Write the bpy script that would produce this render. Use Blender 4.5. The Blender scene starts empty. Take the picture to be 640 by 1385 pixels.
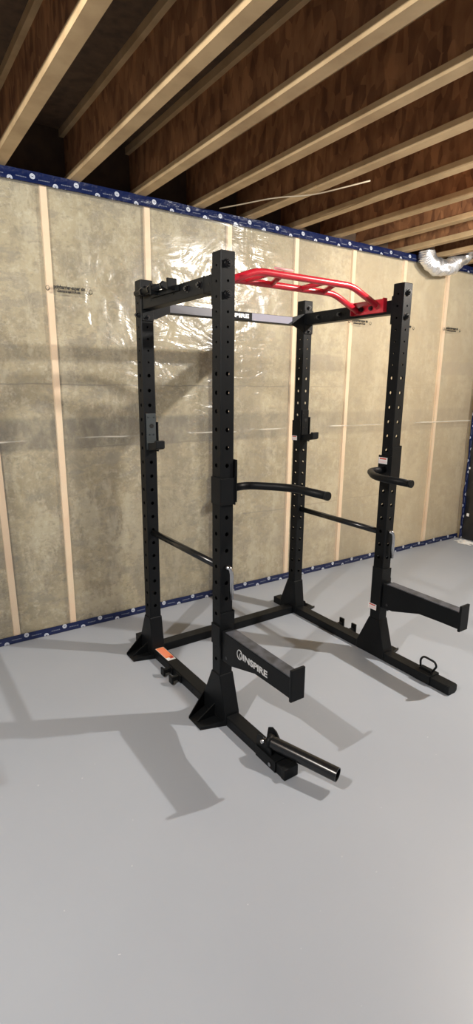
import bpy, bmesh, math, random
from mathutils import Vector, Matrix, noise
random.seed(7)
SC = bpy.context.scene
COL = SC.collection
PI = math.pi

# ---------------------------------------------------------------- dimensions (metres)
W, D, F, S, HB, H = 1.143, 0.781, 0.539, 0.0717, 0.0512, 2.16     # rack: width, depth, front overhang, tube, base height, height
h = S / 2
YW, WA, ZW = 0.592, -0.0162, 2.71                                  # back wall
XC = 3.972                                                         # room corner
ZJ = 2.765                                                         # underside of the joists

def wy(x): return YW + WA * x

# ---------------------------------------------------------------- materials
def new_mat(name):
    m = bpy.data.materials.new(name); m.use_nodes = True
    nt = m.node_tree; nt.nodes.clear()
    return m, nt.nodes, nt.links

def principled(name, col, rough=0.5, metal=0.0, spec=0.5, bump=None, vary=None, coat=0.0, noise_rough=None, coord='Object'):
    m, N, L = new_mat(name)
    o = N.new('ShaderNodeOutputMaterial'); b = N.new('ShaderNodeBsdfPrincipled')
    L.new(b.outputs[0], o.inputs[0])
    b.inputs['Base Color'].default_value = (*col, 1)
    b.inputs['Roughness'].default_value = rough
    b.inputs['Metallic'].default_value = metal
    b.inputs['Specular IOR Level'].default_value = spec
    b.inputs['Coat Weight'].default_value = coat
    tc = N.new('ShaderNodeTexCoord')
    if vary:
        sc_, amt, col2 = vary
        n = N.new('ShaderNodeTexNoise'); n.inputs['Scale'].default_value = sc_; n.inputs['Detail'].default_value = 5
        L.new(tc.outputs[coord], n.inputs['Vector'])
        mx = N.new('ShaderNodeMix'); mx.data_type = 'RGBA'
        mr = N.new('ShaderNodeMapRange'); mr.inputs[1].default_value = 0.35; mr.inputs[2].default_value = 0.65
        mr.inputs[4].default_value = amt
        L.new(n.outputs['Fac'], mr.inputs[0]); L.new(mr.outputs[0], mx.inputs[0])
        mx.inputs[6].default_value = (*col, 1); mx.inputs[7].default_value = (*col2, 1)
        L.new(mx.outputs[2], b.inputs['Base Color'])
    if bump:
        sc_, st = bump
        n = N.new('ShaderNodeTexNoise'); n.inputs['Scale'].default_value = sc_; n.inputs['Detail'].default_value = 3
        L.new(tc.outputs[coord], n.inputs['Vector'])
        bp = N.new('ShaderNodeBump'); bp.inputs['Strength'].default_value = st; bp.inputs['Distance'].default_value = 0.002
        L.new(n.outputs['Fac'], bp.inputs['Height']); L.new(bp.outputs[0], b.inputs['Normal'])
    return m

M = {}
M['black'] = principled('black_powder_coat', (0.0055, 0.0062, 0.0072), 0.42, spec=0.14, bump=(600, 0.25), vary=(6, 0.5, (0.010, 0.011, 0.012)))
M['black_hook'] = principled('dark_plastic', (0.006, 0.007, 0.008), 0.5, spec=0.2)
M['grey_plate'] = principled('grey_liner', (0.032, 0.040, 0.043), 0.5)
M['bolt'] = principled('black_bolt', (0.006, 0.006, 0.007), 0.3, spec=0.6)
M['hole'] = principled('hole_dark', (0.004, 0.004, 0.004), 0.8)
M['pad'] = principled('scuffed_pad', (0.030, 0.033, 0.038), 0.5, vary=(24, 0.8, (0.085, 0.09, 0.11)))
M['red'] = principled('red_powder_coat', (0.52, 0.014, 0.030), 0.30, coat=0.3)
M['pink'] = principled('pale_pink', (0.75, 0.35, 0.35), 0.5)
M['chrome'] = principled('chrome', (0.50, 0.50, 0.51), 0.22, metal=1.0)
M['white'] = principled('white_print', (0.80, 0.80, 0.80), 0.5)
M['greyprint'] = principled('silver_print', (0.55, 0.56, 0.57), 0.5)
M['lavender'] = principled('lavender_sheen', (0.24, 0.23, 0.29), 0.5, spec=0.3)  # colour of the sheen painted on the top crossmember
M['orange'] = principled('orange_label', (0.85, 0.20, 0.035), 0.45)
M['redprint'] = principled('red_print', (0.60, 0.05, 0.03), 0.5)
M['gloss_black'] = principled('gloss_black', (0.008, 0.009, 0.010), 0.25, spec=0.5)
M['ink'] = principled('ink', (0.012, 0.012, 0.014), 0.6)
M['stud'] = principled('stud_pine', (0.93, 0.74, 0.52), 0.65, vary=(5, 0.8, (0.90, 0.64, 0.43)))
M['flange'] = principled('joist_flange', (0.56, 0.40, 0.22), 0.7, vary=(7, 0.8, (0.40, 0.27, 0.14)))
M['foil'] = principled('foil', (0.86, 0.86, 0.87), 0.34, metal=0.85, bump=(60, 1.0))
M['wire'] = principled('wire', (0.5, 0.42, 0.30), 0.6)
M['scrap'] = principled('scrap_plastic', (0.75, 0.75, 0.72), 0.35)

def osb():
    m, N, L = new_mat('osb_web')
    o = N.new('ShaderNodeOutputMaterial'); b = N.new('ShaderNodeBsdfPrincipled'); L.new(b.outputs[0], o.inputs[0])
    tc = N.new('ShaderNodeTexCoord'); mp = N.new('ShaderNodeMapping'); mp.inputs['Scale'].default_value = (1, 1, 0.45)
    v = N.new('ShaderNodeTexVoronoi'); v.inputs['Scale'].default_value = 30
    n = N.new('ShaderNodeTexNoise'); n.inputs['Scale'].default_value = 12; n.inputs['Detail'].default_value = 4
    L.new(tc.outputs['Object'], mp.inputs[0]); L.new(mp.outputs[0], v.inputs['Vector']); L.new(mp.outputs[0], n.inputs['Vector'])
    sep = N.new('ShaderNodeSeparateColor'); L.new(v.outputs['Color'], sep.inputs[0])
    ad = N.new('ShaderNodeMath'); ad.operation = 'MULTIPLY_ADD'; ad.inputs[1].default_value = 0.35
    L.new(sep.outputs[0], ad.inputs[0]); L.new(n.outputs['Fac'], ad.inputs[2])
    cr = N.new('ShaderNodeValToRGB'); cr.color_ramp.elements[0].position = 0.4; cr.color_ramp.elements[0].color = (0.14, 0.055, 0.022, 1)
    cr.color_ramp.elements[1].position = 0.95; cr.color_ramp.elements[1].color = (0.42, 0.20, 0.085, 1)
    L.new(ad.outputs[0], cr.inputs[0]); L.new(cr.outputs[0], b.inputs['Base Color']); b.inputs['Roughness'].default_value = 0.75
    return m
M['osb'] = osb()

def floor_mat():
    m, N, L = new_mat('painted_floor')
    o = N.new('ShaderNodeOutputMaterial'); b = N.new('ShaderNodeBsdfPrincipled'); L.new(b.outputs[0], o.inputs[0])
    tc = N.new('ShaderNodeTexCoord')
    n = N.new('ShaderNodeTexNoise'); n.inputs['Scale'].default_value = 1.1; n.inputs['Detail'].default_value = 4
    L.new(tc.outputs['Object'], n.inputs['Vector'])
    cr = N.new('ShaderNodeValToRGB'); cr.color_ramp.elements[0].position = 0.3; cr.color_ramp.elements[0].color = (0.330, 0.358, 0.405, 1)
    cr.color_ramp.elements[1].position = 0.7; cr.color_ramp.elements[1].color = (0.355, 0.385, 0.433, 1)
    L.new(n.outputs['Fac'], cr.inputs[0])
    n2 = N.new('ShaderNodeTexNoise'); n2.inputs['Scale'].default_value = 55; n2.inputs['Detail'].default_value = 2
    L.new(tc.outputs['Object'], n2.inputs['Vector'])
    mr = N.new('ShaderNodeMapRange'); mr.inputs[1].default_value = 0.775; mr.inputs[2].default_value = 0.79
    L.new(n2.outputs['Fac'], mr.inputs[0])
    mx = N.new('ShaderNodeMix'); mx.data_type = 'RGBA'; L.new(mr.outputs[0], mx.inputs[0]); L.new(cr.outputs[0], mx.inputs[6])
    mx.inputs[7].default_value = (0.7, 0.7, 0.68, 1)
    L.new(mx.outputs[2], b.inputs['Base Color'])
    b.inputs['Roughness'].default_value = 0.42; b.inputs['Specular IOR Level'].default_value = 0.35
    n3 = N.new('ShaderNodeTexNoise'); n3.inputs['Scale'].default_value = 9
    L.new(tc.outputs['Object'], n3.inputs['Vector'])
    bp = N.new('ShaderNodeBump'); bp.inputs['Strength'].default_value = 0.15; bp.inputs['Distance'].default_value = 0.004
    L.new(n3.outputs['Fac'], bp.inputs['Height']); L.new(bp.outputs[0], b.inputs['Normal'])
    return m
M['floor'] = floor_mat()

def concrete_mat():
    m, N, L = new_mat('poured_concrete')
    o = N.new('ShaderNodeOutputMaterial'); b = N.new('ShaderNodeBsdfPrincipled'); L.new(b.outputs[0], o.inputs[0])
    tc = N.new('ShaderNodeTexCoord'); sx = N.new('ShaderNodeSeparateXYZ'); L.new(tc.outputs['Object'], sx.inputs[0])
    def nz(scale, det=6, rough=0.6, sc=(1, 1, 1), w=0):
        mp = N.new('ShaderNodeMapping'); mp.inputs['Scale'].default_value = sc; mp.inputs['Location'].default_value = (w, w, w)
        L.new(tc.outputs['Object'], mp.inputs[0])
        n = N.new('ShaderNodeTexNoise'); n.inputs['Scale'].default_value = scale; n.inputs['Detail'].default_value = det; n.inputs['Roughness'].default_value = rough
        L.new(mp.outputs[0], n.inputs['Vector']); return n.outputs['Fac']
    def math_(op, a, bb=None, c=None):
        n = N.new('ShaderNodeMath'); n.operation = op
        for i, v in enumerate((a, bb, c)):
            if v is None: continue
            if isinstance(v, (int, float)): n.inputs[i].default_value = v
            else: L.new(v, n.inputs[i])
        return n.outputs[0]
    def ramp(v, a, bb):
        mr = N.new('ShaderNodeMapRange'); mr.interpolation_type = 'SMOOTHSTEP'
        mr.inputs[1].default_value = a; mr.inputs[2].default_value = bb; L.new(v, mr.inputs[0]); return mr.outputs[0]
    def mix(f, a, bb):
        mx = N.new('ShaderNodeMix'); mx.data_type = 'RGBA'
        if isinstance(f, float): mx.inputs[0].default_value = f
        else: L.new(f, mx.inputs[0])
        for i, v in ((6, a), (7, bb)):
            if isinstance(v, tuple): mx.inputs[i].default_value = (*v, 1)
            else: L.new(v, mx.inputs[i])
        return mx.outputs[2]
    base = mix(ramp(nz(1.7, 5), 0.35, 0.65), (0.270, 0.218, 0.112), (0.430, 0.370, 0.230))
    base = mix(math_('MULTIPLY', ramp(nz(7, 8, 0.7, w=3), 0.45, 0.60), 0.60), base, (0.19, 0.155, 0.090))
    base = mix(math_('MULTIPLY', ramp(nz(28, 6, 0.75, w=9), 0.50, 0.66), 0.50), base, (0.58, 0.53, 0.40))
    # grey trowel smears
    base = mix(math_('MULTIPLY', ramp(nz(4.5, 7, 0.7, (1, 1, 2.2), 21), 0.53, 0.60), 0.50), base, (0.20, 0.175, 0.13))
    base = mix(math_('MULTIPLY', ramp(nz(3.0, 6, 0.75, (1.6, 1, 0.7), 41), 0.50, 0.60), 0.45), base, (0.56, 0.51, 0.37))
    base = mix(math_('MULTIPLY', ramp(nz(1.6, 3, 0.5, (1.8, 1, 0.35), 57), 0.50, 0.62), 0.45), base, (0.20, 0.160, 0.085))
    # dark crackle marks
    cn = nz(22, 8, 0.72, (1, 1, 1.5), 5)
    cr_ = math_('ABSOLUTE', math_('SUBTRACT', cn, 0.5))
    crk = math_('MULTIPLY', math_('SUBTRACT', 1.0, ramp(cr_, 0.003, 0.018)), ramp(nz(2.4, 4, 0.6, w=31), 0.46, 0.56))
    base = mix(math_('MULTIPLY', crk, 0.60), base, (0.15, 0.12, 0.08))
    base = mix(math_('MULTIPLY', ramp(nz(16, 8, 0.72, (1, 1, 1.3), 77), 0.54, 0.64), 0.50), base, (0.17, 0.14, 0.085))
    z = sx.outputs[2]; x = sx.outputs[0]
    wob = math_('MULTIPLY', math_('SUBTRACT', nz(6, 3, 0.5, (1, 1, 0.1)), 0.5), 0.03)
    zz = math_('ADD', z, wob)
    def band(z0, z1, soft=0.012):
        return math_('MULTIPLY', ramp(zz, z0 - soft, z0 + soft), math_('SUBTRACT', 1.0, ramp(zz, z1 - soft, z1 + soft)))
    blot = ramp(nz(9, 5, 0.7, (1, 1, 0.5), 13), 0.40, 0.62)
    patch = ramp(nz(0.9, 2, 0.5, (1, 1, 0.1), 4), 0.20, 0.30)
    bd = math_('MULTIPLY', math_('MULTIPLY', band(1.22, 1.415, 0.018), math_('MULTIPLY_ADD', blot, 0.42, 0.42)), patch)
    base = mix(math_('MULTIPLY', bd, 0.95), base, (0.075, 0.062, 0.040))
    bd2 = math_('MULTIPLY', math_('MULTIPLY', band(1.75, 1.875), math_('MULTIPLY_ADD', blot, 0.4, 0.6)), math_('ADD', ramp(x, 3.43, 3.46), math_('MULTIPLY', ramp(x, 1.70, 1.73), math_('SUBTRACT', 1.0, ramp(x, 2.08, 2.11)))))
    base = mix(math_('MULTIPLY', bd2, 0.75), base, (0.15, 0.125, 0.10))
    bd3 = math_('MULTIPLY', band(0.30, 0.40, 0.05), math_('MULTIPLY', blot, 0.5))
    base = mix(bd3, base, (0.20, 0.17, 0.12))
    # form seams
    for zc in (1.225, 1.62, 0.62):
        ln = math_('SUBTRACT', 1.0, ramp(math_('ABSOLUTE', math_('SUBTRACT', zz, zc)), 0.0015, 0.006))
        ln = math_('MULTIPLY', ln, ramp(nz(1.3, 2, 0.5, (1, 1, 0.2), zc * 7), 0.44, 0.50))
        base = mix(math_('MULTIPLY', ln, 0.6), base, (0.12, 0.10, 0.07))
    # warmer and paler towards the corner, glancing light put into the colour
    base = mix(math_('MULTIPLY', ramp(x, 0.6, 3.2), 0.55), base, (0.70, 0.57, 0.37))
    L.new(base, b.inputs['Base Color']); b.inputs['Roughness'].default_value = 0.85
    bp = N.new('ShaderNodeBump'); bp.inputs['Strength'].default_value = 0.5; bp.inputs['Distance'].default_value = 0.01
    L.new(nz(14, 6, 0.7), bp.inputs['Height']); L.new(bp.outputs[0], b.inputs['Normal'])
    return m
M['concrete'] = concrete_mat()

def poly_mat():
    m, N, L = new_mat('clear_poly_sheet')
    o = N.new('ShaderNodeOutputMaterial')
    tr = N.new('ShaderNodeBsdfTransparent'); tr.inputs[0].default_value = (0.97, 0.97, 0.96, 1)
    df = N.new('ShaderNodeBsdfDiffuse'); df.inputs[0].default_value = (0.86, 0.82, 0.72, 1)
    gl = N.new('ShaderNodeBsdfGlossy'); gl.inputs['Roughness'].default_value = 0.23; gl.inputs[0].default_value = (1, 1, 1, 1)
    tc = N.new('ShaderNodeTexCoord')
    def wr(scale, sc, dist, det=3, w=0, dis=0.0):
        mp = N.new('ShaderNodeMapping'); mp.inputs['Scale'].default_value = sc; mp.inputs['Rotation'].default_value = (0, w, 0); mp.inputs['Location'].default_value = (w, 0, w)
        L.new(tc.outputs['Object'], mp.inputs[0])
        n = N.new('ShaderNodeTexNoise'); n.inputs['Scale'].default_value = scale; n.inputs['Detail'].default_value = det
        n.inputs['Distortion'].default_value = dis
        L.new(mp.outputs[0], n.inputs['Vector']); return n.outputs['Fac']
    h1 = wr(3.2, (1, 1, 0.8), 0, 3, 0.6, 0.8); h2 = wr(7, (0.45, 1, 1), 0, 4, 0.75, 1.6); h3 = wr(30, (1, 1, 0.8), 0, 3, 0.3, 0.3)
    a = N.new('ShaderNodeMath'); a.operation = 'MULTIPLY_ADD'; a.inputs[1].default_value = 0.34; L.new(h2, a.inputs[0]); L.new(h1, a.inputs[2])
    a2 = N.new('ShaderNodeMath'); a2.operation = 'MULTIPLY_ADD'; a2.inputs[1].default_value = 0.035; L.new(h3, a2.inputs[0]); L.new(a.outputs[0], a2.inputs[2])
    bp = N.new('ShaderNodeBump'); bp.inputs['Strength'].default_value = 1.0; bp.inputs['Distance'].default_value = 0.016
    pm = wr(1.1, (1, 1, 0.9), 0, 2, 2.4, 0.0); pr = N.new('ShaderNodeMapRange'); pr.inputs[1].default_value = 0.45; pr.inputs[2].default_value = 0.58; pr.inputs[3].default_value = 0.5; pr.inputs[4].default_value = 1.9
    L.new(pm, pr.inputs[0]); L.new(pr.outputs[0], bp.inputs['Strength']); L.new(a2.outputs[0], bp.inputs['Height']); L.new(bp.outputs[0], gl.inputs['Normal'])
    fr = N.new('ShaderNodeFresnel'); fr.inputs[0].default_value = 1.45; L.new(bp.outputs[0], fr.inputs['Normal'])
    fm = N.new('ShaderNodeMath'); fm.operation = 'MINIMUM'; fm.inputs[1].default_value = 0.062; L.new(fr.outputs[0], fm.inputs[0])
    m1 = N.new('ShaderNodeMixShader'); 
    sz = N.new('ShaderNodeSeparateXYZ'); L.new(tc.outputs['Object'], sz.inputs[0])
    wv = wr(1.2, (1, 1, 0.02), 0, 3, 0.0, 0.0)
    def mth(op, a_, b_, c_=None):
        n = N.new('ShaderNodeMath'); n.operation = op
        for i_, v_ in enumerate((a_, b_, c_)):
            if v_ is None: continue
            if isinstance(v_, (int, float)): n.inputs[i_].default_value = v_
            else: L.new(v_, n.inputs[i_])
        return n.outputs[0]
    dz = mth('ABSOLUTE', mth('ADD', mth('SUBTRACT', sz.outputs[2], 1.290), mth('MULTIPLY_ADD', wv, 0.05, -0.025)), 0)
    lr = N.new('ShaderNodeMapRange'); lr.inputs[1].default_value = 0.007; lr.inputs[2].default_value = 0.0015; L.new(dz, lr.inputs[0])
    lm = N.new('ShaderNodeMapRange'); lm.inputs[1].default_value = 0.44; lm.inputs[2].default_value = 0.58; L.new(wr(2.6, (1, 1, 0.02), 0, 2, 0.0), lm.inputs[0])
    L.new(mth('MULTIPLY_ADD', mth('MULTIPLY', lr.outputs[0], lm.outputs[0]), 0.55, 0.14), m1.inputs[0]); L.new(tr.outputs[0], m1.inputs[1]); L.new(df.outputs[0], m1.inputs[2])  # highlight along the mid-height crease painted in as whiter film
    m2 = N.new('ShaderNodeMixShader'); L.new(fm.outputs[0], m2.inputs[0]); L.new(m1.outputs[0], m2.inputs[1]); L.new(gl.outputs[0], m2.inputs[2])
    L.new(m2.outputs[0], o.inputs[0])
    return m
M['poly'] = poly_mat()

def tape_mat():
    m, N, L = new_mat('blue_sheathing_tape')
    o = N.new('ShaderNodeOutputMaterial'); b = N.new('ShaderNodeBsdfPrincipled'); L.new(b.outputs[0], o.inputs[0])
    uv = N.new('ShaderNodeUVMap'); uv.uv_map = 'UVMap'; sx = N.new('ShaderNodeSeparateXYZ'); L.new(uv.outputs[0], sx.inputs[0])
    def mt(op, a, bb=None, c=None):
        n = N.new('ShaderNodeMath'); n.operation = op
        for i, v in enumerate((a, bb, c)):
            if v is None: continue
            if isinstance(v, (int, float)): n.inputs[i].default_value = v
            else: L.new(v, n.inputs[i])
        return n.outputs[0]
    u, v = sx.outputs[0], sx.outputs[1]       # metres along, metres across (0..~0.06)
    def discs(period, off, vc, r0, r1):
        a = mt('SUBTRACT', mt('PINGPONG', mt('ADD', u, off), period / 2), 0.0)
        d = mt('SQRT', mt('ADD', mt('POWER', a, 2), mt('POWER', mt('SUBTRACT', v, vc), 2)))
        return mt('MULTIPLY', mt('LESS_THAN', d, r1), mt('GREATER_THAN', d, r0)), d
    P = 0.245
    masks = []
    for off, vc in ((0.0, 0.036), (P / 2, 0.004)):
        outer, d = discs(P, off, vc, 0.0, 0.0145)
        ring, _ = discs(P, off, vc, 0.0085, 0.0112)
        a = mt('PINGPONG', mt('ADD', u, off), P / 2)
        bar = mt('MULTIPLY', mt('LESS_THAN', mt('ABSOLUTE', mt('SUBTRACT', v, vc + 0.001)), 0.0018), mt('LESS_THAN', a, 0.006))
        bar2 = mt('MULTIPLY', mt('LESS_THAN', mt('ABSOLUTE', mt('SUBTRACT', v, vc - 0.003)), 0.001), mt('LESS_THAN', a, 0.005))
        mk = mt('MULTIPLY', outer, mt('SUBTRACT', 1.0, mt('MAXIMUM', mt('MULTIPLY', ring, 0.6), mt('MAXIMUM', bar, bar2))))
        masks.append(mk)
    msk = mt('MAXIMUM', masks[0], masks[1])
    # fine line of print between the discs
    a = mt('PINGPONG', mt('ADD', u, P / 4), P / 4)
    pr = mt('MULTIPLY', mt('LESS_THAN', a, 0.030), mt('LESS_THAN', mt('ABSOLUTE', mt('SUBTRACT', v, 0.023)), 0.0028))
    wv = mt('GREATER_THAN', mt('SINE', mt('MULTIPLY', u, 900.0)), -0.2)
    pr = mt('MULTIPLY', mt('MULTIPLY', pr, wv), 0.35)
    msk = mt('MAXIMUM', msk, pr)
    mx = N.new('ShaderNodeMix'); mx.data_type = 'RGBA'; L.new(msk, mx.inputs[0])
    mx.inputs[6].default_value = (0.005, 0.012, 0.060, 1); mx.inputs[7].default_value = (0.62, 0.66, 0.74, 1)
    L.new(mx.outputs[2], b.inputs['Base Color']); b.inputs['Roughness'].default_value = 0.35
    tc = N.new('ShaderNodeTexCoord'); n = N.new('ShaderNodeTexNoise'); n.inputs['Scale'].default_value = 25; n.inputs['Detail'].default_value = 3
    L.new(tc.outputs['Object'], n.inputs['Vector'])
    bp = N.new('ShaderNodeBump'); bp.inputs['Strength'].default_value = 0.8; bp.inputs['Distance'].default_value = 0.012
    L.new(n.outputs['Fac'], bp.inputs['Height']); L.new(bp.outputs[0], b.inputs['Normal'])
    return m
M['tape'] = tape_mat()
M['dark_sheet'] = principled('black_plastic_sheet', (0.010, 0.011, 0.012), 0.4, bump=(14, 1.0), vary=(5, 0.6, (0.03, 0.028, 0.026)))
M['subfloor'] = principled('subfloor_osb', (0.115, 0.068, 0.038), 0.85, vary=(16, 0.9, (0.06, 0.036, 0.022)))
M['rim'] = principled('rim_board', (0.075, 0.045, 0.026), 0.85, vary=(12, 0.8, (0.04, 0.025, 0.016)))

# ---------------------------------------------------------------- mesh helpers
class MB:
    """collects geometry in world coordinates, links it as ONE mesh object"""
    def __init__(s): s.bm = bmesh.new(); s.uv = None
    def faces(s, vs, fs, mi=0, smooth=False):
        V = [s.bm.verts.new(v) for v in vs]
        out = []
        for f in fs:
            try: fc = s.bm.faces.new([V[i] for i in f]); fc.material_index = mi; fc.smooth = smooth; out.append(fc)
            except ValueError: pass
        return V, out
    def box(s, x0, x1, y0, y1, z0, z1, mi=0, M4=None, bev=0.0):
        vs = [(x, y, z) for z in (z0, z1) for y in (y0, y1) for x in (x0, x1)]
        if M4: vs = [M4 @ Vector(v) for v in vs]
        V, Fc = s.faces(vs, [(0, 2, 3, 1), (4, 5, 7, 6), (0, 1, 5, 4), (2, 6, 7, 3), (1, 3, 7, 5), (0, 4, 6, 2)], mi)
        if bev:
            es = list({e for f in Fc for e in f.edges})
            bmesh.ops.bevel(s.bm, geom=es, offset=bev, segments=2, affect='EDGES', profile=0.6, material=-1)
        return s
    def prism(s, pts, axis, a0, a1, mi=0, bev=0.0):
        """pts 2-D polygon; axis 'x': pts are (y,z); 'y': (x,z); 'z': (x,y)"""
        def p3(p, a):
            return {'x': (a, p[0], p[1]), 'y': (p[0], a, p[1]), 'z': (p[0], p[1], a)}[axis]
        n = len(pts)
        vs = [p3(p, a0) for p in pts] + [p3(p, a1) for p in pts]
        fs = [tuple(range(n - 1, -1, -1)), tuple(range(n, 2 * n))] + [(i, (i + 1) % n, n + (i + 1) % n, n + i) for i in range(n)]
        V, Fc = s.faces(vs, fs, mi)
        if bev:
            es = list({e for f in Fc for e in f.edges})
            bmesh.ops.bevel(s.bm, geom=es, offset=bev, segments=2, affect='EDGES', profile=0.6, material=-1)
        return s
    def loft(s, rings, mi=0, smooth=False, caps=True):
        n = len(rings[0]); vs = [v for r in rings for v in r]; fs = []
        for k in range(len(rings) - 1):
            for i in range(n):
                j = (i + 1) % n; fs.append((k * n + i, k * n + j, (k + 1) * n + j, (k + 1) * n + i))
        V, Fc = s.faces(vs, fs, mi, smooth)
        if caps:
            for r, rev in ((0, True), (len(rings) - 1, False)):
                lst = V[r * n:(r + 1) * n]
                if rev: lst = lst[::-1]
                f = s.bm.faces.new(lst); f.material_index = mi
        return s
    def tube(s, path, r, seg=20, mi=0, caps=True, close=False, squash=None):
        path = [Vector(p) for p in path]; n = len(path)
        rs = r if isinstance(r, (list, tuple)) else [r] * n
        def tan(i):
            if close: return (path[(i + 1) % n] - path[i - 1]).normalized()
            a = path[max(i - 1, 0)]; b = path[min(i + 1, n - 1)]; return (b - a).normalized()
        t = tan(0); u = t.orthogonal().normalized(); rings = []
        for i in range(n):
            t2 = tan(i); u = (u - u.dot(t2) * t2).normalized(); w = t2.cross(u)
            rings.append([path[i] + (u * math.cos(2 * PI * k / seg) + w * math.sin(2 * PI * k / seg)) * rs[i] for k in range(seg)])
        if close: rings.append(rings[0]); caps = False
        return s.loft(rings, mi, True, caps)
    def cyl(s, c, axis, r, length, seg=20, mi=0, smooth=True):
        a = Vector({'x': (1, 0, 0), 'y': (0, 1, 0), 'z': (0, 0, 1)}[axis]) if isinstance(axis, str) else Vector(axis).normalized()
        c = Vector(c)
        u = a.orthogonal().normalized(); w = a.cross(u)
        rings = [[c + a * q + (u * math.cos(2 * PI * k / seg) + w * math.sin(2 * PI * k / seg)) * r for k in range(seg)] for q in (-length / 2, length / 2)]
        return s.loft(rings, mi, smooth)
    def build(s, name, mats, parent=None, origin=None, recalc=True):
        if recalc: bmesh.ops.recalc_face_normals(s.bm, faces=s.bm.faces)
        me = bpy.data.meshes.new(name)
        off = Vector(parent.get('_w', (0, 0, 0))) if parent is not None else Vector(origin or (0, 0, 0))
        bmesh.ops.translate(s.bm, verts=s.bm.verts, vec=-off)
        s.bm.to_mesh(me); s.bm.free()
        if not isinstance(mats, (list, tuple)): mats = [mats]
        for m in mats: me.materials.append(m)
        o = bpy.data.objects.new(name, me); COL.objects.link(o)
        if parent is not None:
            o.parent = parent; o['_w'] = tuple(off)
        else:
            o.location = off; o['_w'] = tuple(off)
        return o

def tag(o, label=None, cat=None, group=None, kind=None):
    if label: o['label'] = label
    if cat: o['category'] = cat
    if group: o['group'] = group
    if kind: o['kind'] = kind
    return o

def thing(name, loc, label, cat, group=None, kind=None):
    o = bpy.data.objects.new(name, None); COL.objects.link(o); o.location = loc; o['_w'] = tuple(loc)
    o.empty_display_size = 0.1
    return tag(o, label, cat, group, kind)

def fillet(pts, r, seg=6):
    pts = [Vector(p) for p in pts]; out = [pts[0]]
    for i in range(1, len(pts) - 1):
        a, b, c = pts[i - 1], pts[i], pts[i + 1]
        d1 = (a - b); d2 = (c - b); q = min(r, d1.length * 0.45, d2.length * 0.45)
        p1 = b + d1.normalized() * q; p2 = b + d2.normalized() * q
        for k in range(seg + 1):
            t = k / seg; out.append(p1 * (1 - t) ** 2 + b * 2 * t * (1 - t) + p2 * t * t)
    out.append(pts[-1]); return out

def text_mesh(txt, size, M4, mi_mat, name, parent, width=None, bold=0.0, depth=0.0006):
    """flat lettering turned into a mesh; M4 places the text's local XY plane (centred) in the world"""
    cu = bpy.data.curves.new('lettering', 'FONT'); cu.body = txt; cu.size = size; cu.align_x = 'CENTER'; cu.align_y = 'CENTER'
    cu.offset = bold; cu.extrude = depth; cu.resolution_u = 4
    ob = bpy.data.objects.new('tmp', cu); COL.objects.link(ob)
    dg = bpy.context.evaluated_depsgraph_get(); dg.update()
    me = bpy.data.meshes.new_from_object(ob.evaluated_get(dg))
    COL.objects.unlink(ob); bpy.data.objects.remove(ob)
    if width:
        xs = [v.co.x for v in me.vertices]; k = width / (max(xs) - min(xs))
        for v in me.vertices: v.co.x *= k
    off = Vector(parent['_w'])
    for v in me.vertices: v.co = M4 @ v.co - off
    me.materials.clear(); me.materials.append(mi_mat)
    o = bpy.data.objects.new(name, me); COL.objects.link(o); o.parent = parent; o['_w'] = tuple(off)
    return o

def frame(origin, ux, uy):
    ux = Vector(ux).normalized(); uy = Vector(uy).normalized(); uz = ux.cross(uy)
    m = Matrix((ux, uy, uz)).transposed().to_4x4(); m.translation = Vector(origin); return m

# ---------------------------------------------------------------- the room
b = MB(); b.faces([(-4.5, -5.0, 0), (6.2, -5.0, 0), (6.2, 1.2, 0), (-4.5, 1.2, 0)], [(0, 1, 2, 3)])
tag(b.build('floor', M['floor']), kind='structure')

b = MB(); g = 0.022
b.faces([(-4.5, wy(-4.5) + g, 0), (4.3, wy(4.3) + g, 0), (4.3, wy(4.3) + g, ZJ), (-4.5, wy(-4.5) + g, ZJ),
         (-4.5, wy(-4.5) + g + .25, 0), (4.3, wy(4.3) + g + .25, 0), (4.3, wy(4.3) + g + .25, ZJ), (-4.5, wy(-4.5) + g + .25, ZJ)],
        [(0, 1, 2, 3), (5, 4, 7, 6), (3, 2, 6, 7), (0, 3, 7, 4), (1, 5, 6, 2)])
wall = tag(b.build('wall_back', M['concrete']), kind='structure')
for i, x in enumerate((-3.15, -2.55, -1.94, -1.33, -0.675, -0.314, 0.304, 0.925, 1.533, 2.143, 2.775, 3.395)):
    lean = {4: -0.022, 5: -0.004}.get(i, 0.004)
    b = MB(); w_ = 0.0185
    pts = []
    for z in (0.0, ZW + .02):
        xx = x + lean * z / 1.3
        for dx, dy in ((-w_, 0), (w_, 0), (w_, g), (-w_, g)):
            pts.append((xx + dx, wy(xx + dx) + dy, z))
    b.faces(pts, [(3, 2, 1, 0), (4, 5, 6, 7), (0, 1, 5, 4), (1, 2, 6, 5), (2, 3, 7, 6), (3, 0, 4, 7)])
    b.build('stud', M['stud'], wall)

# right-hand wall behind a black plastic sheet
b = MB(); b.box(XC + .02, XC + .27, -4.8, wy(XC) + .3, 0, ZJ)
rw = tag(b.build('wall_right', M['concrete']), kind='structure')

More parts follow.
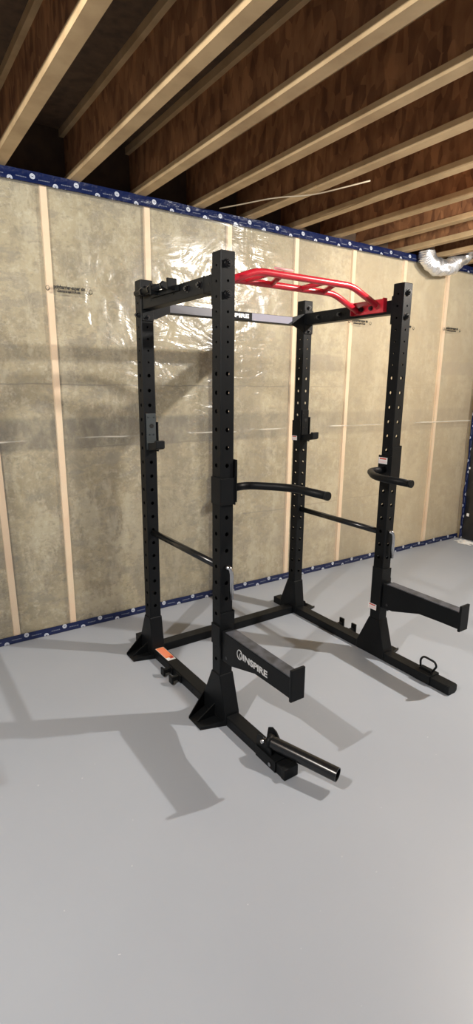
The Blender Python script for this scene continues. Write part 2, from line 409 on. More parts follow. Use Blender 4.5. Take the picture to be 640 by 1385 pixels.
# ceiling: subfloor with I-joists
b = MB(); b.box(-4.5, 6.2, -5.0, 1.2, ZJ + .30, ZJ + .32)
ceil = tag(b.build('ceiling', M['subfloor']), kind='structure')
b = MB(); b.box(-4.5, 4.3, wy(0) + .13, wy(0) + .16, ZJ, ZJ + .30); b.build('rim_board', M['rim'], ceil)
k = -11
while k <= 12:
    x = 0.68 + 0.411 * k; k += 1
    if x > 5.4: break
    b = MB()
    b.box(x - .032, x + .032, -4.9, wy(0) + .13, ZJ, ZJ + .038)
    b.box(x - .032, x + .032, -4.9, wy(0) + .13, ZJ + .262, ZJ + .30)
    j = b.build('joist', M['flange'], ceil)
    b = MB(); b.box(x - .006, x + .006, -4.9, wy(0) + .13, ZJ + .036, ZJ + .264); b.build('joist_web', M['osb'], j)

# ---------------------------------------------------------------- plastic sheet, its print, and the tape
nx, nz_ = 300, 110
x0, x1, z0, z1 = -4.4, XC, 0.02, ZW + .015
vs = []; fs = []
for j in range(nz_ + 1):
    z = z0 + (z1 - z0) * j / nz_
    for i in range(nx + 1):
        x = x0 + (x1 - x0) * i / nx
        d = 0.007 * (noise.noise(Vector((x * 2.0, 3.1, z * 1.4))) ) + 0.003 * noise.noise(Vector((x * 7 + z * 3, 1.7, z * 6)))
        d += 0.006 * math.exp(-((z - 1.285 - 0.01 * noise.noise(Vector((x * 1.5, 0, 0)))) / 0.012) ** 2)
        edge = min(1, (z - z0) / .15, (z1 - z) / .15)
        cor = max(0, (x - (XC - 0.35)) / 0.35) ** 2 * 0.035 * (0.6 + 0.4 * math.sin(z * 3))
        vs.append((x, wy(x) - 0.010 - max(0, (d + .004)) * edge - cor * (1 if z > .1 else z / .1), z))
for j in range(nz_):
    for i in range(nx):
        a = j * (nx + 1) + i; fs.append((a, a + 1, a + nx + 2, a + nx + 1))
b = MB(); b.faces(vs, fs, 0, True)
sheet = b.build('vapor_barrier', M['poly'])
tag(sheet, 'clear crinkled plastic vapor barrier sheet stretched over the studs and concrete wall', 'plastic sheet')
for (sx_, sz_) in ((-0.215, 2.168), (2.225, 2.155), (2.79, 2.150), (3.485, 2.172), (-1.3, 2.16)):
    k_ = 0.92
    yy = wy(sx_) - 0.028
    fr = frame((sx_, yy, sz_ + .010), (1, WA, 0), (0, 0, 1))
    text_mesh('polybarrier-super six', 0.030, fr, M['ink'], 'printed_stamp', sheet, width=0.205 * k_, bold=0.0013)
    fr = frame((sx_ - .005, yy, sz_ - .013), (1, WA, 0), (0, 0, 1))
    text_mesh('conforms to cgsb 51.34-m86', 0.016, fr, M['ink'], 'printed_stamp', sheet, width=0.15 * k_, bold=0.0007)
    for sgn in (-1, 1):
        b = MB(); c = Vector((sx_ + sgn * 0.128, yy, sz_ - .002))
        b.tube([c + Vector((math.cos(q * PI / 6) * .011, 0, math.sin(q * PI / 6) * .013)) for q in range(12)], 0.0012, 6, close=True)
        b.tube([c + Vector((-.012, 0, -.002)), c + Vector((0, 0, -.014)), c + Vector((.012, 0, 0))], 0.002, 6)
        b.build('printed_emblem', M['ink'], sheet)

def tape_strip(name, pts, across, label, wid=0.058, base=(0, 0, 0), seed=0, mat='tape', ripple=0.004):
    """pts: centre-line start points of the v=0 edge; across: vector of the tape's width"""
    bm = bmesh.new(); uvl = bm.loops.layers.uv.new('UVMap'); ac = Vector(across).normalized()
    pts = [Vector(p) for p in pts]; L_ = 0; rows = []; nv = 4
    us = [0]
    for i in range(1, len(pts)): L_ += (pts[i] - pts[i - 1]).length; us.append(L_)
    nrm = (pts[-1] - pts[0]).normalized().cross(ac)
    for i, p in enumerate(pts):
        e = 0.004 * noise.noise(Vector((us[i] * 5, seed, 0))); row = []
        for q in range(nv + 1):
            v = wid * q / nv
            rr = ripple * noise.noise(Vector((us[i] * 9, v * 40, seed)))
            row.append((bm.verts.new(p + ac * (v + e * (1 if q in (0, nv) else 0.5)) + nrm * rr), us[i], v))
        rows.append(row)
    for a, c in zip(rows, rows[1:]):
        for q in range(nv):
            quad = [a[q], c[q], c[q + 1], a[q + 1]]
            f = bm.faces.new([t[0] for t in quad]); f.smooth = True
            for l, t in zip(f.loops, quad): l[uvl].uv = (t[1], t[2])
    me = bpy.data.meshes.new(name); bm.to_mesh(me); bm.free(); me.materials.append(M[mat])
    o = bpy.data.objects.new(name, me); COL.objects.link(o)
    return tag(o, label, 'tape')
def xs_(a, c, n): return [a + (c - a) * i / n for i in range(n + 1)]
tape_strip('blue_tape', [(x, wy(x) - .024, 0.003) for x in xs_(-4.3, XC - .02, 220)], (0, 0.12, 1), 'blue printed tape sealing the plastic sheet along the floor', 0.050, seed=3)
tape_strip('blue_tape', [(x, wy(x) - .022, ZW - .004) for x in xs_(-4.3, XC, 220)], (0, 0.15, 1), 'blue printed tape along the top of the wall under the joists', 0.062, seed=9, ripple=.006)
tape_strip('blue_tape', [(XC - .052 + .004 * math.sin(z * 9), wy(XC) - .062, z) for z in xs_(0.01, ZW, 90)], (1, -.25, 0), 'blue printed tape running up the right-hand corner of the sheet', 0.060, seed=5, ripple=.008)

# black plastic drape on the right-hand wall
b = MB(); vs = []; fs = []; ny, nz_ = 90, 60
for j in range(nz_ + 1):
    z = 0.012 + 2.70 * j / nz_
    for i in range(ny + 1):
        y = wy(XC) - 0.072 - 0.9 * i / ny
        d = 0.035 + min(1, i / 6) * 0.035 * noise.noise(Vector((y * 5, z * 1.5, 2))) + 0.012 * noise.noise(Vector((y * 14, z * 9, 8))) + 0.012 * (math.sin(z * 2 * PI / 0.42) > .93)
        vs.append((XC + .02 - d, y, z))
for j in range(nz_):
    for i in range(ny):
        a = j * (ny + 1) + i; fs.append((a, a + 1, a + ny + 2, a + ny + 1))
b.faces(vs, fs, 0, True)
drape = tag(b.build('plastic_drape', M['dark_sheet']), 'black creased plastic sheet hanging on the right-hand wall by the corner', 'plastic sheet')
for (y, z, a_) in ((0.33, 0.66, .010), (0.28, 0.60, .008), (0.36, 0.30, .013), (0.40, 0.80, .008)):
    b = MB(); b.box(XC - .10, XC - .097, y - a_, y + a_, z - a_ * 1.2, z + a_ * 1.2); b.build('glint_patch', M['scrap'], drape)  # pale chips added as painted glints on the black sheet
# crumpled scrap of plastic on the floor in the corner
b = MB()
bmesh.ops.create_icosphere(b.bm, subdivisions=3, radius=1.0)
for v in b.bm.verts:
    n_ = noise.noise(v.co * 2.3) * .5 + noise.noise(v.co * 6) * .3
    v.co = Vector((v.co.x * .05 * (1 + n_) + 3.82, v.co.y * .12 * (1 + n_) + .30, max(0.001, v.co.z * .018 * (1 + n_ * 1.5) + .012)))
tag(b.build('plastic_scrap', M['scrap'], origin=(3.82, .30, 0)), 'crumpled scrap of pale plastic on the floor in the far right corner', 'scrap')

# foil duct elbow and the loose wire on the joists
dt = thing('foil_duct', (3.1, 0.40, ZJ), 'silver foil flexible duct elbow hanging from the joists at the wall', 'duct')
path = fillet([(2.91, .44, ZJ + .12), (2.92, .44, 2.72), (3.05, .43, 2.665), (3.20, .40, 2.675), (3.36, .36, ZJ + .03), (3.40, .35, ZJ + .12)], .16, 12)
dense = []
for a_, c_ in zip(path, path[1:]):
    for t in range(4): dense.append(a_.lerp(c_, t / 4))
dense.append(path[-1])
rad = [.066 + .0045 * math.sin(i * 1.45) + .006 * noise.noise(Vector((i * .3, 0, 1))) for i in range(len(dense))]
b = MB(); b.tube(dense, rad, 36)
for v in b.bm.verts:
    v.co += Vector((noise.noise(v.co * 22), noise.noise(v.co * 22 + Vector((5, 5, 5))), noise.noise(v.co * 22 + Vector((9, 2, 7))))) * .010
b.build('duct_tube', M['foil'], dt)
for idx in (int(len(dense) * .38), int(len(dense) * .68)):
    b = MB(); b.tube([dense[idx - 1], dense[idx], dense[idx + 1], dense[idx + 2]], .079, 36); b.build('clamp_band', M['foil'], dt)
b = MB(); b.tube(fillet([(0.80, .50, ZJ + .002), (0.84, .30, ZJ - .015), (0.95, .10, ZJ - .006), (1.10, -.08, ZJ - .012), (1.25, -.4, ZJ + .01)], .1), .004, 8)
tag(b.build('wire', M['wire'], origin=(0.9, .2, ZJ)), 'thin pale wire running under the dark joist bays', 'wire')

# ---------------------------------------------------------------- power rack
rack = thing('power_rack', (W / 2, -D / 2, 0), 'black steel power rack with a red multi-grip pull-up bar on top', 'power rack')

SMALL = [2.105 - .0605 * k for k in range(7)]
BIG = [1.672 - .0795 * k for k in range(18)]
HOLES = [(z, .0058) for z in SMALL] + [(z, .0098) for z in BIG]
def punched(b, cx, cy, z_lo, z_hi, holes):
    """square tube wall with real holes on all four sides (open mesh, solidified afterwards)"""
    hs = sorted(holes); cuts = [z_lo]
    seg = 16
    for i, (z, r) in enumerate(hs):
        lo = z - .022; hi = z + .022
        cuts.append((lo, hi, z, r))
    cf = .0035; hw = h - cf
    zs = [z_lo] + [q for c_ in cuts[1:] for q in (c_[0], c_[1])] + [z_hi - cf]
    for dx, dy in ((0, -1), (1, 0), (0, 1), (-1, 0)):
        ux, uy = -dy, dx            # in-plane horizontal axis
        def P(u, z, o=0.0): return (cx + dx * (h - o) + ux * u, cy + dy * (h - o) + uy * u, z)
        zp = z_lo
        for (lo, hi, z, r) in cuts[1:]:
            b.faces([P(-hw, zp), P(hw, zp), P(hw, lo), P(-hw, lo)], [(0, 1, 2, 3)])
            inner = []; outer = []
            for k in range(seg):
                a = 2 * PI * k / seg + PI / seg
                ca, sa = math.cos(a), math.sin(a)
                inner.append(P(r * ca, z + r * sa))
                s_ = min(hw / abs(ca) if abs(ca) > 1e-6 else 9, .022 / abs(sa) if abs(sa) > 1e-6 else 9)
                outer.append([s_ * ca, s_ * sa])
            for q in (-1, 1):
                for w in (-1, 1):   # snap nearest outer point to each corner
                    kk = min(range(seg), key=lambda t: (outer[t][0] - q * hw) ** 2 + (outer[t][1] - w * .022) ** 2)
                    outer[kk] = [q * hw, w * .022]
            outer = [P(o[0], z + o[1]) for o in outer]
            b.faces(inner + outer, [(k, seg + k, seg + (k + 1) % seg, (k + 1) % seg) for k in range(seg)])
            zp = hi
        b.faces([P(-hw, zp), P(hw, zp), P(hw, z_hi - cf), P(-hw, z_hi - cf)], [(0, 1, 2, 3)])
        b.faces([P(-hw, z_hi - cf), P(hw, z_hi - cf), P(hw, z_hi, cf), P(-hw, z_hi, cf)], [(0, 1, 2, 3)])
        for za, zb in zip(zs, zs[1:]):      # chamfered corner on the +u side
            b.faces([P(hw, za), P(h, za, cf), P(h, zb, cf), P(hw, zb)], [(0, 1, 2, 3)])
        b.faces([P(hw, z_hi - cf), P(h, z_hi - cf, cf), P(hw, z_hi, cf)], [(0, 1, 2)])
    b.faces([(cx - hw, cy - hw, z_hi), (cx + hw, cy - hw, z_hi), (cx + hw, cy + hw, z_hi), (cx - hw, cy + hw, z_hi)], [(0, 1, 2, 3)])
    bmesh.ops.remove_doubles(b.bm, verts=b.bm.verts, dist=1e-5)

def hexbolt(parent, c, d, r=.013, stud=.006, name='bolt'):
    d = Vector(d); c = Vector(c); b = MB()
    b.cyl(c + d * .0015, d, r * 1.25, .003, 24)
    b.cyl(c + d * .008, d, r, .012, 6, smooth=False)
    b.cyl(c + d * (.014 + stud / 2), d, r * .5, stud, 14)
    return b.build(name, M['bolt'], parent)

UP = {'A': (0, 0), 'B': (0, -D), 'C': (W, 0), 'D': (W, -D)}
for k, (cx, cy) in UP.items():
    side = -1 if cx == 0 else 1
    b = MB(); punched(b, cx, cy, HB - .003, H, [q for q in HOLES if q[0] > .30])
    b.bm.normal_update()
    for f_ in b.bm.faces:          # every wall face looks outward
        c_ = f_.calc_center_median()
        if f_.normal.dot(Vector((c_.x - cx, c_.y - cy, 1.0 if c_.z > H - .002 else 0.0))) < 0: f_.normal_flip()
    up = b.build('upright', M['black'], rack, recalc=False)
    md = up.modifiers.new('wall', 'SOLIDIFY'); md.thickness = .003; md.offset = -1
    # end cap line
    # bolts through the top beam plate
    f = -1
    if k in 'BD':
        for z in (2.112, 1.992): hexbolt(up, (cx, cy - h, z), (0, -1, 0), .0145)
    else:
        hexbolt(up, (cx, cy - h, 2.118), (0, -1, 0), .011, .006)
        hexbolt(up, (cx + (h * .0), cy - h, 1.972), (0, -1, 0), .011, .010)
        for z in (2.095, 1.985): hexbolt(up, (cx + side * h, cy, z), (side, 0, 0), .0125)
    # flared base gusset
    yf, yb = (.058, .085) if k in 'BD' else (.028, .078)
    b = MB(); e = .0045
    def ring(z, f0, b0, e_): return [(cx - h - e_, cy - h - f0, z), (cx + h + e_, cy - h - f0, z), (cx + h + e_, cy + h + b0, z), (cx - h - e_, cy + h + b0, z)]
    b.loft([ring(HB * .2, yf + .004, yb + .004, e + .002), ring(HB + .01, yf, yb, e), ring(.238, .004, .004, e), ring(.247, .001, .001, e)])
    gs = b.build('gusset', M['black'], rack)
    md = gs.modifiers.new('soft', 'BEVEL'); md.width = .004; md.segments = 2; md.limit_method = 'ANGLE'
    # outward foot plate: tray with two slanting lips and a middle rib
    b = MB(); X = lambda d_: cx + side * d_
    pts = [(X(h - .002), cy - .090), (X(.158), cy - .050), (X(.158), cy + .058), (X(h - .002), cy + .112)]
    if k in 'AC': pts = [(X(h - .002), cy - .085), (X(.160), cy - .048), (X(.160), cy + .052), (X(h - .002), cy + .095)]
    b.prism(pts, 'z', 0.0, .006)
    for (p, q) in ((pts[0], pts[1]), (pts[3], pts[2])):
        d_ = Vector((q[0] - p[0], q[1] - p[1], 0)).normalized(); n_ = Vector((-d_.y, d_.x, 0)) * .0025
        P0, P1 = Vector((p[0], p[1], 0)), Vector((q[0], q[1], 0))
        inn = .030 if p is pts[0] else .095
        ring0 = [P0 + n_, P0 - n_, P0 - n_ + Vector((0, 0, inn)), P0 + n_ + Vector((0, 0, inn))]
        ring1 = [P1 + n_, P1 - n_, P1 - n_ + Vector((0, 0, .014)), P1 + n_ + Vector((0, 0, .014))]
        b.loft([ring0, ring1])
    b.prism([(X(h), .004), (X(.140), .004), (X(.140), .010), (X(h), .075)] if side > 0 else [(X(h), .004), (X(.140), .004), (X(.140), .010), (X(h), .075)], 'y', cy + .004, cy + .010)
    b.build('foot', M['black'], rack)

# base side beams
for cx in (0, W):
    side = -1 if cx == 0 else 1
    b = MB(); b.box(cx - h, cx + h, -D - F, .20, 0.0005, HB, bev=.005)
    bb = b.build('base_beam', M['black'], rack)
    b = MB(); e = .0015
    if cx == 0: b.box(cx - h - e, cx + h + e, -D - F - .004, -D - F + .022, .0003, HB + e, bev=.003)
    else: b.prism([(cx - h - e, .004), (cx - h + .012, 0.0003), (cx + h - .012, 0.0003), (cx + h + e, .012), (cx + h + e, HB - .008), (cx + h - .008, HB + e), (cx - h + .008, HB + e), (cx - h - e, HB - .008)], 'y', -D - F - .004, -D - F + .022)
    b.build('end_cap', M['black_hook'], bb)
    for y in (-.16, -.46, -.54, -.62, -1.0, -1.06, -1.12, -1.18, -1.24):
        b = MB(); b.cyl((cx + side * (h + .0004), y, HB * .52), 'x', .006, .0016, 14); b.build('hole', M['hole'], bb)
# warning label on the left base beam
b = MB(); b.box(-.022, .026, -.205, -.070, HB + .0002, HB + .0016); lab = b.build('warning_label', M['orange'], rack); lab['label'] = 'orange warning label with a white and red end'
b = MB(); b.box(-.022, .026, -.236, -.205, HB + .0002, HB + .0016); b.build('label_end', M['white'], lab)
b = MB(); b.box(.000, .024, -.222, -.196, HB + .0017, HB + .0021); b.build('label_mark', M['redprint'], lab)
b = MB()
for q in range(3): b.box(-.016 + q * .012, -.012 + q * .012, -.19, -.085, HB + .0017, HB + .0020)
b.build('label_print', M['pink'], lab)
b = MB()
for (a0, a1, c0, c1) in ((-.024, .028, -.238, -.234), (-.024, .028, -.072, -.068), (-.024, -.021, -.238, -.068), (.025, .028, -.238, -.068)): b.box(a0, a1, c0, c1, HB + .0003, HB + .0014)
b.build('label_border', M['white'], lab)

# back floor crossmember and back top crossmember
b = MB(); b.box(h, W - h, -h, h, 0.0005, HB, bev=.004); cm = b.build('crossmember', M['black'], rack)
b = MB(); b.box(h, W - h, -h, h * .6, 2.003, 2.052, bev=.003); cm = b.build('top_crossmember', M['black'], rack)
for x_, s_ in ((h, 1), (W - h, -1)):   # triangular gusset plates and end plates
    b = MB(); b.prism([(x_, 1.965), (x_, 2.075), (x_ + s_ * .012, 2.075), (x_ + s_ * .10, 2.050), (x_ + s_ * .10, 2.004), (x_ + s_ * .012, 1.965)], 'y', -h - .003, -h + .002)
    b.build('end_plate', M['black'], cm)
b = MB(); b.box(.405, .690, -h - .0016, -h, 2.0065, 2.0500); pl = b.build('name_plate', principled('plate_black', (0.005, 0.005, 0.006), 0.6, spec=0.15), cm); pl['label'] = 'glossy black name plate with white lettering'
fr = frame((.573, -h - .0022, 2.028), (1, 0, 0), (0, 0, 1))
text_mesh('INSPIRE', .030, fr, M['white'], 'lettering', pl, width=.185, bold=.0016)
b = MB(); b.tube([(.445 + math.cos(a * PI / 10) * .014, -h - .0022, 2.028 + math.sin(a * PI / 10) * .015) for a in range(20)], .0022, 6, close=True); b.build('emblem', M['white'], pl)
b = MB(); b.prism([(.690, 2.008), (.975, 2.008), (1.05, 2.0495), (.690, 2.0495)], 'y', -h - .0012, -h); b.build('sheen_strip', M['lavender'], cm)  # sheen on the beam's front face, painted as a lavender patch
b = MB(); b.prism([(.405, 2.008), (.12, 2.008), (.12, 2.0495), (.405, 2.0495)], 'y', -h - .0012, -h)
b.build('sheen_strip', principled('dim_sheen', (.10, .10, .12), .4), cm)  # dimmer painted sheen left of the name plate

# top side beams
for cx in (0, W):
    side = -1 if cx == 0 else 1
    b = MB(); b.box(cx - .030, cx + .030, -D + h, -h, 2.010, 2.080, bev=.004); tb = b.build('top_beam', M['black'], rack)
    for y_, s_ in ((-h, -1), (-D + h, 1)):
        b = MB(); b.box(cx - .034, cx + .034, min(y_, y_ + s_ * .008), max(y_, y_ + s_ * .008), 1.955, 2.100, bev=.002); b.build('end_plate', M['black'], tb)
    sx_ = -.030 if True else .03
    for y in (-.15, -.33, -.39, -.565, -.60, -.715) if cx == 0 else (-.13, -.20, -.24, -.30, -.39):
        b = MB(); b.cyl((cx - .0302, y, 2.045), 'x', .0062, .002, 14); b.build('hole', M['hole'], tb)
    if cx == 0:
        for y in (-.530, -.640): hexbolt(tb, (-.030, y, 2.048), (-1, 0, 0), .0125, .006)
        b = MB(); b.box(-.0315, .0315, -.672, -.668, 2.0085, 2.0815); b.build('seam', M['hole'], tb)
    else:
        for y in (-.165, -.345): hexbolt(tb, (cx - .030, y, 2.045), (-1, 0, 0), .0105, .004)

# rear clamp bracket with threaded rods on the outside of the left top beam
br = MB(); br.box(-.040, -.030, -.46, -.17, 2.050, 2.072, bev=.001); brk = br.build('clamp_bracket', M['black_hook'], rack)
b = MB(); b.cyl((-.060, -.20, 2.085), 'y', .014, .33, 18); b.build('rod', M['black_hook'], brk)
for y in (-.24, -.42):
    b = MB(); b.box(-.078, -.030, y - .007, y + .007, 2.055, 2.106, bev=.002); b.build('lug', M['black_hook'], brk)
for (y_, r_, n_) in ((-.115, .022, 6), (-.20, .020, 6), (-.345, .020, 6)):
    b = MB(); b.cyl((-.060, y_, 2.085), 'y', r_, .014, n_, smooth=False); b.build('nut', M['bolt'], brk)

# red multi-grip pull-up bar
pb = MB()
r_ = .0165
rail1 = fillet([(.062, -.655, 2.062), (.262, -.66, 2.137), (W - .262, -.66, 2.137), (W - .062, -.655, 2.062)], .05, 8)
pb.tube(rail1, r_, 20)
bar = pb.build('pull_up_bar', M['red'], rack); bar['label'] = 'red multi-grip pull-up bar'
pb = MB(); pb.tube(fillet([(.045, -.50, 2.045), (.238, -.50, 2.122), (W - .238, -.50, 2.122), (W - .045, -.50, 2.045)], .05, 8), r_, 20); pb.build('rail', M['red'], bar)
for (xa, xb) in ((.31, .36), (.47, .42), (.67, .72), (.83, .78)):
    b = MB(); b.tube([(xa, -.505, 2.124), (xb, -.655, 2.144)], .0135, 16); b.build('rung', M['red'], bar)
for cx, s_ in ((0, 1), (W, -1)):
    xi = cx + s_ * .030; xs2 = sorted((xi, xi + s_ * .008))
    b = MB(); b.box(xs2[0], xs2[1], -.705, -.462, 2.022, 2.094, bev=.003)
    b.box(min(xi, xi + s_ * .03), max(xi, xi + s_ * .03), -.705, -.698, 2.022, 2.094, bev=.001)
    b.box(min(xi, xi + s_ * .03), max(xi, xi + s_ * .03), -.469, -.462, 2.022, 2.094, bev=.001)
    pt = b.build('mount_plate', M['red'], bar)
    for y in (-.53, -.60): hexbolt(pt, (xi + s_ * .008, y, 2.052), (s_, 0, 0), .011, .004)
b = MB(); b.tube([(.36, -.667, 2.1605), (.47, -.667, 2.1605)], .006, 8); b.build('pale_strip', M['pink'], bar)  # pale pink strip along the front rail

# ---------------------------------------------------------------- attachments
def collar(parent, cx, cy, z0, z1, z0b=None, z1b=None, inner=1, t=.005, g_=.002, name='sleeve'):
    """U-shaped sleeve wrapped round an upright: outer plate, front web, inner plate"""
    z0b = z0 if z0b is None else z0b; z1b = z1 if z1b is None else z1b
    b = MB(); a = h + g_
    xo = sorted((cx - inner * a, cx - inner * (a + t))); xi = sorted((cx + inner * a, cx + inner * (a + t)))
    b.box(xo[0], xo[1], cy - a - t, cy + h * .9, z0, z1, bev=.0015)
    b.box(xi[0], xi[1], cy - a - t, cy + h * .9, z0b, z1b, bev=.0015)
    b.box(cx - a, cx + a, cy - a - t, cy - a, min(z0, z0b) + .004, max(z1, z1b) - .004, bev=.0015)
    return b.build(name, M['black'], parent)

def warn_sticker(parent, x, y, z, w, hh):
    """small white sticker with a red header on a face turned to -x"""
    b = MB(); b.box(x - .001, x, y - w / 2, y + w / 2, z - hh / 2, z + hh / 2); st = b.build('sticker', M['white'], parent); st['label'] = 'white warning sticker with red header'
    b = MB(); b.box(x - .0016, x - .001, y - w * .38, y + w * .38, z + hh * .20, z + hh * .40); b.build('sticker_header', M['redprint'], st)
    b = MB()
    for q in range(3): b.box(x - .0014, x - .001, y - w * .40, y + w * .40, z - hh * (.08 + .13 * q), z - hh * (.045 + .13 * q))
    b.build('sticker_print', M['pink'], st)

# spotter arms
for cx, lab_ in ((0, 'black spotter arm with white INSPIRE lettering, on the nearest upright'), (W, 'plain black spotter arm reaching forward from the right front upright')):
    inn = 1 if cx == 0 else -1
    t = thing('spotter_arm', (cx, -D - h, .42), lab_, 'spotter arm', 'spotter arms')
    collar(t, cx, -D, .29 if cx else .40, .505, .33, .575, inner=inn)
    ya = -D - h - .008
    prof = [(ya, .330), (-.905, .334), (-1.090, .392), (-1.330, .392), (-1.330, .484), (ya, .484)]
    b = MB(); b.prism(prof, 'x', cx - .030, cx + .030, bev=.004); arm = b.build('arm', M['black'], t)
    b = MB(); b.box(cx - .029, cx + .029, -1.325, ya - .03, .4845, .4895, bev=.0015); b.build('pad', M['pad'], t)
    b = MB(); b.box(cx - .036, cx + .036, -1.344, -1.3305, .382, .524, bev=.003); b.build('end_plate', M['black'], t)
    b = MB(); b.cyl((cx - .0305, -.865, .36), 'x', .008, .003, 16); b.build('screw', M['bolt'], t)
    if cx == 0:
        fr = frame((-.0312, -1.090, .4255), (0, -1, 0), (0, .0, 1))
        o_ = text_mesh('INSPIRE', .042, fr, M['greyprint'], 'lettering', t, width=.180, bold=.0012); o_['label'] = 'pale grey INSPIRE lettering'
        b = MB(); b.tube([(-.0312, -.975 + math.cos(a * PI / 12) * .019, .4275 + math.sin(a * PI / 12) * .023) for a in range(24)], .0022, 6, close=True)
        b.tube([(-.0312, -.986 + math.cos(a * PI / 12) * .010, .4255 + math.sin(a * PI / 12) * .013) for a in range(24)], .0018, 6, close=True); b.build('emblem', M['greyprint'], t)
    else:
        warn_sticker(t, W - h - .0075, -.768, .322, .062, .036)

# dip handles
for cx, lab_ in ((0, 'bent black dip handle on the nearest upright'), (W, 'bent black dip handle on the right front upright beside a white sticker')):
    s_ = 1 if cx == 0 else -1
    t = thing('dip_handle', (cx, -D, 1.16), lab_, 'dip handle', 'dip handles')
    if cx == 0: collar(t, cx, -D, 1.098, 1.222, 1.092, 1.222, inner=1)
    else: collar(t, cx, -D, 1.092, 1.300, 1.122, 1.245, inner=-1)
    b = MB()
    b.box(*sorted((cx + s_ * (h + .0072), cx + s_ * (h + .0098))), -D - .05, -D + .045, 1.105, 1.30 if cx == 0 else 1.245, bev=.002)
    b.build('mount_plate', M['black'], t)
    z_ = 1.164
    P_ = fillet([(cx + s_ * (h + .010), -D, z_), (cx + s_ * .150, -D + .012, z_), (cx + s_ * .287, -.925, z_), (cx + s_ * .292, -1.155, z_)], .085, 10)
    b = MB(); b.tube(P_, .0185, 24); b.build('grip', M['black'], t)
    b = MB(); b.cyl((cx + s_ * .292, -1.157, z_), 'y', .0195, .012, 24); b.build('end_cap', M['black_hook'], t)
    if cx: warn_sticker(t, W - h - .0102, -.770, 1.215, .062, .036)

# J-hooks on the rear uprights
for cx, lab_ in ((0, 'black J-hook bar holder on the left rear upright'), (W, 'black J-hook bar holder on the right rear upright beside a white sticker')):
    s_ = -1 if cx == 0 else 1
    t = thing('j_hook', (cx, -h, 1.29), lab_, 'bar holder', 'bar holders')
    sh = 0.005
    b = MB(); b.box(cx - .028, cx + .030, -h - .008, -h - .002, 1.268, 1.468, bev=.0015); b.build('face_plate', M['black'] if cx else M['grey_plate'], t)
    b = MB(); b.cyl((cx + .004, -h - .0085, 1.40), 'y', .012, .003, 20); b.build('hole', M['hole'], t)
    for dx_, dz_ in ((-.018, 1.447), (.018, 1.447), (-.010, 1.352), (.014, 1.352)):
        b = MB(); b.cyl((cx + dx_, -h - .0085, dz_), 'y', .0035, .003, 10); b.build('screw', M['bolt'], t)
    b = MB(); b.box(cx + h + .001, cx + h + .008, -h - .012, h * .8, 1.255, 1.42, bev=.0015); b.build('side_plate', M['black'], t)
    b = MB(); b.prism([(-h - .008, 1.262), (-.135, 1.278), (-.150, 1.286), (-.150, 1.326), (-.130, 1.326), (-.126, 1.312), (-h - .008, 1.306)] , 'x', cx - .022, cx + .030, bev=.003); b.build('hook', M['black_hook'], t)
    if cx:
        b = MB(); b.box(cx - h - .007, cx - h - .002, -h - .008, h * 1.1, 1.262, 1.398, bev=.001); b.build('outer_plate', M['black'], t)
        warn_sticker(t, cx - h - .0072, .012, 1.279, .054, .030)

# safety tubes between the uprights
for cx, lab_ in ((0, 'round black safety tube between the left uprights, chrome handle at its front'), (W, 'round black safety tube between the right uprights, chrome handle at its front')):
    t = thing('safety_tube', (cx, -D / 2, .78), lab_, 'safety bar', 'safety bars')
    b = MB(); b.tube([(cx, -h - .001, .781), (cx, -D + h + .001, .783)], .0178, 24); b.build('tube', M['gloss_black'], t)
    b = MB()
    P_ = fillet([(cx - .006, -D - h - .001, .797), (cx + .006, -D - h - .020, .797), (cx + .013, -D - h - .022, .770), (cx + .013, -D - h - .022, .640)], .014, 6)
    b.tube(P_, .0105, 16); o_ = b.build('handle', M['chrome'], t); o_['label'] = 'chrome L-shaped handle'

# band pegs on the outer side of the base beams
for cx in (0, W):
    s_ = -1 if cx == 0 else 1
    for i_, y in enumerate((-.295, -.395)):
        if cx: y -= .12 if i_ else .11
        lab_ = ('black band peg on the %s base beam, %s of the pair' % ('left' if cx == 0 else 'right', 'rear' if i_ == 0 else 'front'))
        t = thing('band_peg', (cx + s_ * h, y, .03), lab_, 'band peg', 'band pegs')
        b = MB(); x_a, x_b = sorted((cx + s_ * (h + .0005), cx + s_ * (h + .055))); b.box(x_a, x_b, y - .011, y + .011, .020, .044, bev=.003); b.build('arm', M['black'], t)
        x_a, x_b = sorted((cx + s_ * (h + .045), cx + s_ * (h + .057)))
        b = MB(); b.box(x_a, x_b, y - .020, y + .020, .008, .072 if cx else .052, bev=.003); b.build('lip', M['black'], t)
        x_a, x_b = sorted((cx + s_ * (h + .0005), cx + s_ * (h + .008)))
        b = MB(); b.box(x_a, x_b, y - .026, y + .026, .006, .048, bev=.002); b.build('mount_plate', M['black'], t)

# loop handle on the right base beam
t = thing('loop_handle', (W, -1.15, HB), 'small black loop handle clamped on the right base beam near its end', 'handle')
b = MB(); b.box(W - h - .006, W + h + .006, -1.205, -1.095, HB + .0005, HB + .006, bev=.002)
b.box(W - h - .008, W - h - .0005, -1.205, -1.095, .006, HB + .006, bev=.002); b.box(W + h + .0005, W + h + .008, -1.205, -1.095, .006, HB + .006, bev=.002); b.build('clamp', M['black'], t)
b = MB()
b.prism([(-1.195, HB + .006), (-1.105, HB + .006), (-1.118, HB + .022), (-1.182, HB + .022)], 'x', W - .008, W + .008, bev=.002); b.build('mount_block', M['black'], t)
lp = fillet([(W, -1.112, HB + .018), (W, -1.108, HB + .060), (W, -1.128, HB + .086), (W, -1.200, HB + .082), (W, -1.214, HB + .060), (W, -1.190, HB + .018)], .025, 6)
b = MB(); b.tube(lp, .0060, 14); b.build('loop', M['black_hook'], t)

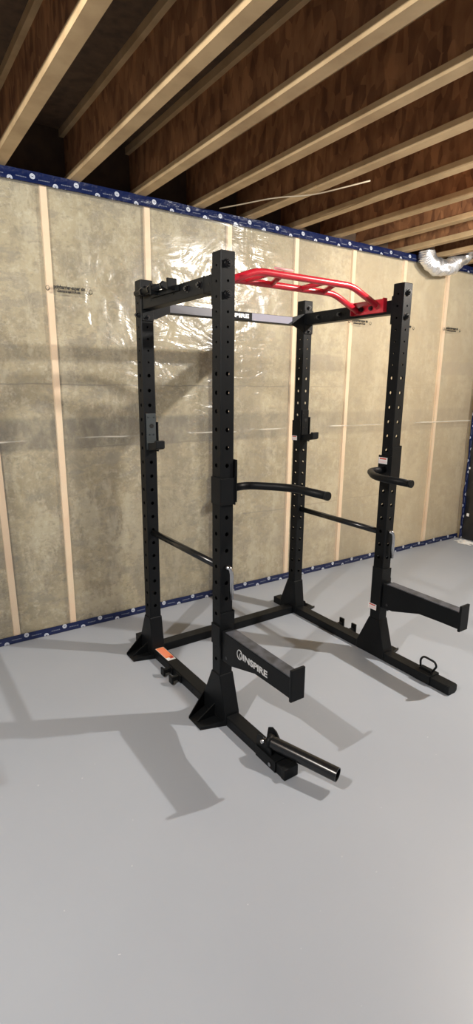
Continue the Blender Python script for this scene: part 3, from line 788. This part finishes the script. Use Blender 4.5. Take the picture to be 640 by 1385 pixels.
# landmine sleeve pivoting on the end of the left base beam
t = thing('landmine', (0, -1.19, HB), 'black landmine sleeve tube pivoting on the front end of the left base beam', 'landmine attachment')
b = MB(); b.box(-h - .006, h + .006, -1.265, -1.125, HB + .0005, HB + .006, bev=.002)
b.box(h + .0005, h + .007, -1.265, -1.125, .004, HB + .006, bev=.002); b.box(-h - .007, -h - .0005, -1.265, -1.125, .004, HB + .006, bev=.002); b.build('base_plate', M['black'], t)
b = MB(); b.prism([(-1.225, HB + .006), (-1.115, HB + .006), (-1.125, .118), (-1.150, .132), (-1.180, .126), (-1.222, .086)], 'x', .026, .034, bev=.002)
b.prism([(-1.225, HB + .006), (-1.115, HB + .006), (-1.125, .105), (-1.160, .115), (-1.222, .080)], 'x', -.034, -.026, bev=.002); b.build('bracket', M['black'], t)
b = MB(); b.cyl((0, -1.165, .095), 'x', .008, .085, 14); b.build('pivot_pin', M['chrome'], t)
a_ = Vector((-.004, -1.190, .093)); c_ = Vector((.108, -1.486, .078))
b = MB()
dirv = (c_ - a_).normalized(); u_ = dirv.orthogonal().normalized(); w_ = dirv.cross(u_)
def rg(p, r): return [p + (u_ * math.cos(2 * PI * k / 32) + w_ * math.sin(2 * PI * k / 32)) * r for k in range(32)]
b.loft([rg(a_, .0295), rg(c_, .0295), rg(c_, .0255), rg(c_ - dirv * .12, .0255)], 0, True); sl = b.build('sleeve', M['gloss_black'], t)
md = sl.modifiers.new('edge', 'EDGE_SPLIT'); md.split_angle = math.radians(40)
b = MB(); b.cyl(a_ - dirv * .006, dirv, .033, .022, 28); b.build('collar', M['black'], t)
b = MB(); b.box(-.024, .024, -1.19, -1.14, HB + .006, HB + .030, bev=.002); b.build('swivel_block', M['black_hook'], t)
b = MB(); b.cyl((h + .010, -1.235, .030), 'x', .010, .010, 6, smooth=False); b.cyl((-h - .010, -1.235, .030), 'x', .010, .010, 6, smooth=False); b.build('bolt', M['chrome'], t)

for o in bpy.data.objects:
    if '_w' in o: del o['_w']

# ---------------------------------------------------------------- light
def bulb(name, loc, watts, col, r):
    l = bpy.data.lights.new(name, 'POINT'); l.energy = watts; l.color = col; l.shadow_soft_size = r
    o = bpy.data.objects.new(name, l); o.location = loc; COL.objects.link(o); return o
bulb('bulb_right', (2.05, -1.80, 2.68), 310, (1.0, 0.955, 0.885), .022)
bulb('bulb_left', (-2.0, -1.50, 2.68), 235, (1.0, 0.975, 0.93), .022)
wd = bpy.data.worlds.new('World'); SC.world = wd; wd.use_nodes = True
wd.node_tree.nodes['Background'].inputs[0].default_value = (0.90, 0.93, 1.0, 1); wd.node_tree.nodes['Background'].inputs[1].default_value = 0.36

# ---------------------------------------------------------------- camera (solved from the rack's corners)
f, cx, cy, cz, yaw, pitch, roll = 715.534, -1.29435, -2.77385, 1.62332, 0.602887, -0.234492, 0.00967
sy, cyw, sp, cp = math.sin(yaw), math.cos(yaw), math.sin(pitch), math.cos(pitch)
fw = Vector((sy * cp, cyw * cp, sp)); rt = Vector((cyw, -sy, 0)); up_ = rt.cross(fw)
r2 = rt * math.cos(roll) + up_ * math.sin(roll); u2 = -rt * math.sin(roll) + up_ * math.cos(roll)
mw = Matrix((r2, u2, -fw)).transposed().to_4x4(); mw.translation = Vector((cx, cy, cz))
cam = bpy.data.cameras.new('camera'); co = bpy.data.objects.new('camera', cam); COL.objects.link(co)
co.matrix_world = mw; cam.sensor_fit = 'HORIZONTAL'; cam.sensor_width = 36; cam.lens = f * 36 / 640
cam.clip_start = .02; SC.camera = co
SC.view_settings.view_transform = 'Standard'; SC.view_settings.look = 'None'; SC.view_settings.exposure = 0
SC.cycles.max_bounces = 8; SC.cycles.transparent_max_bounces = 12
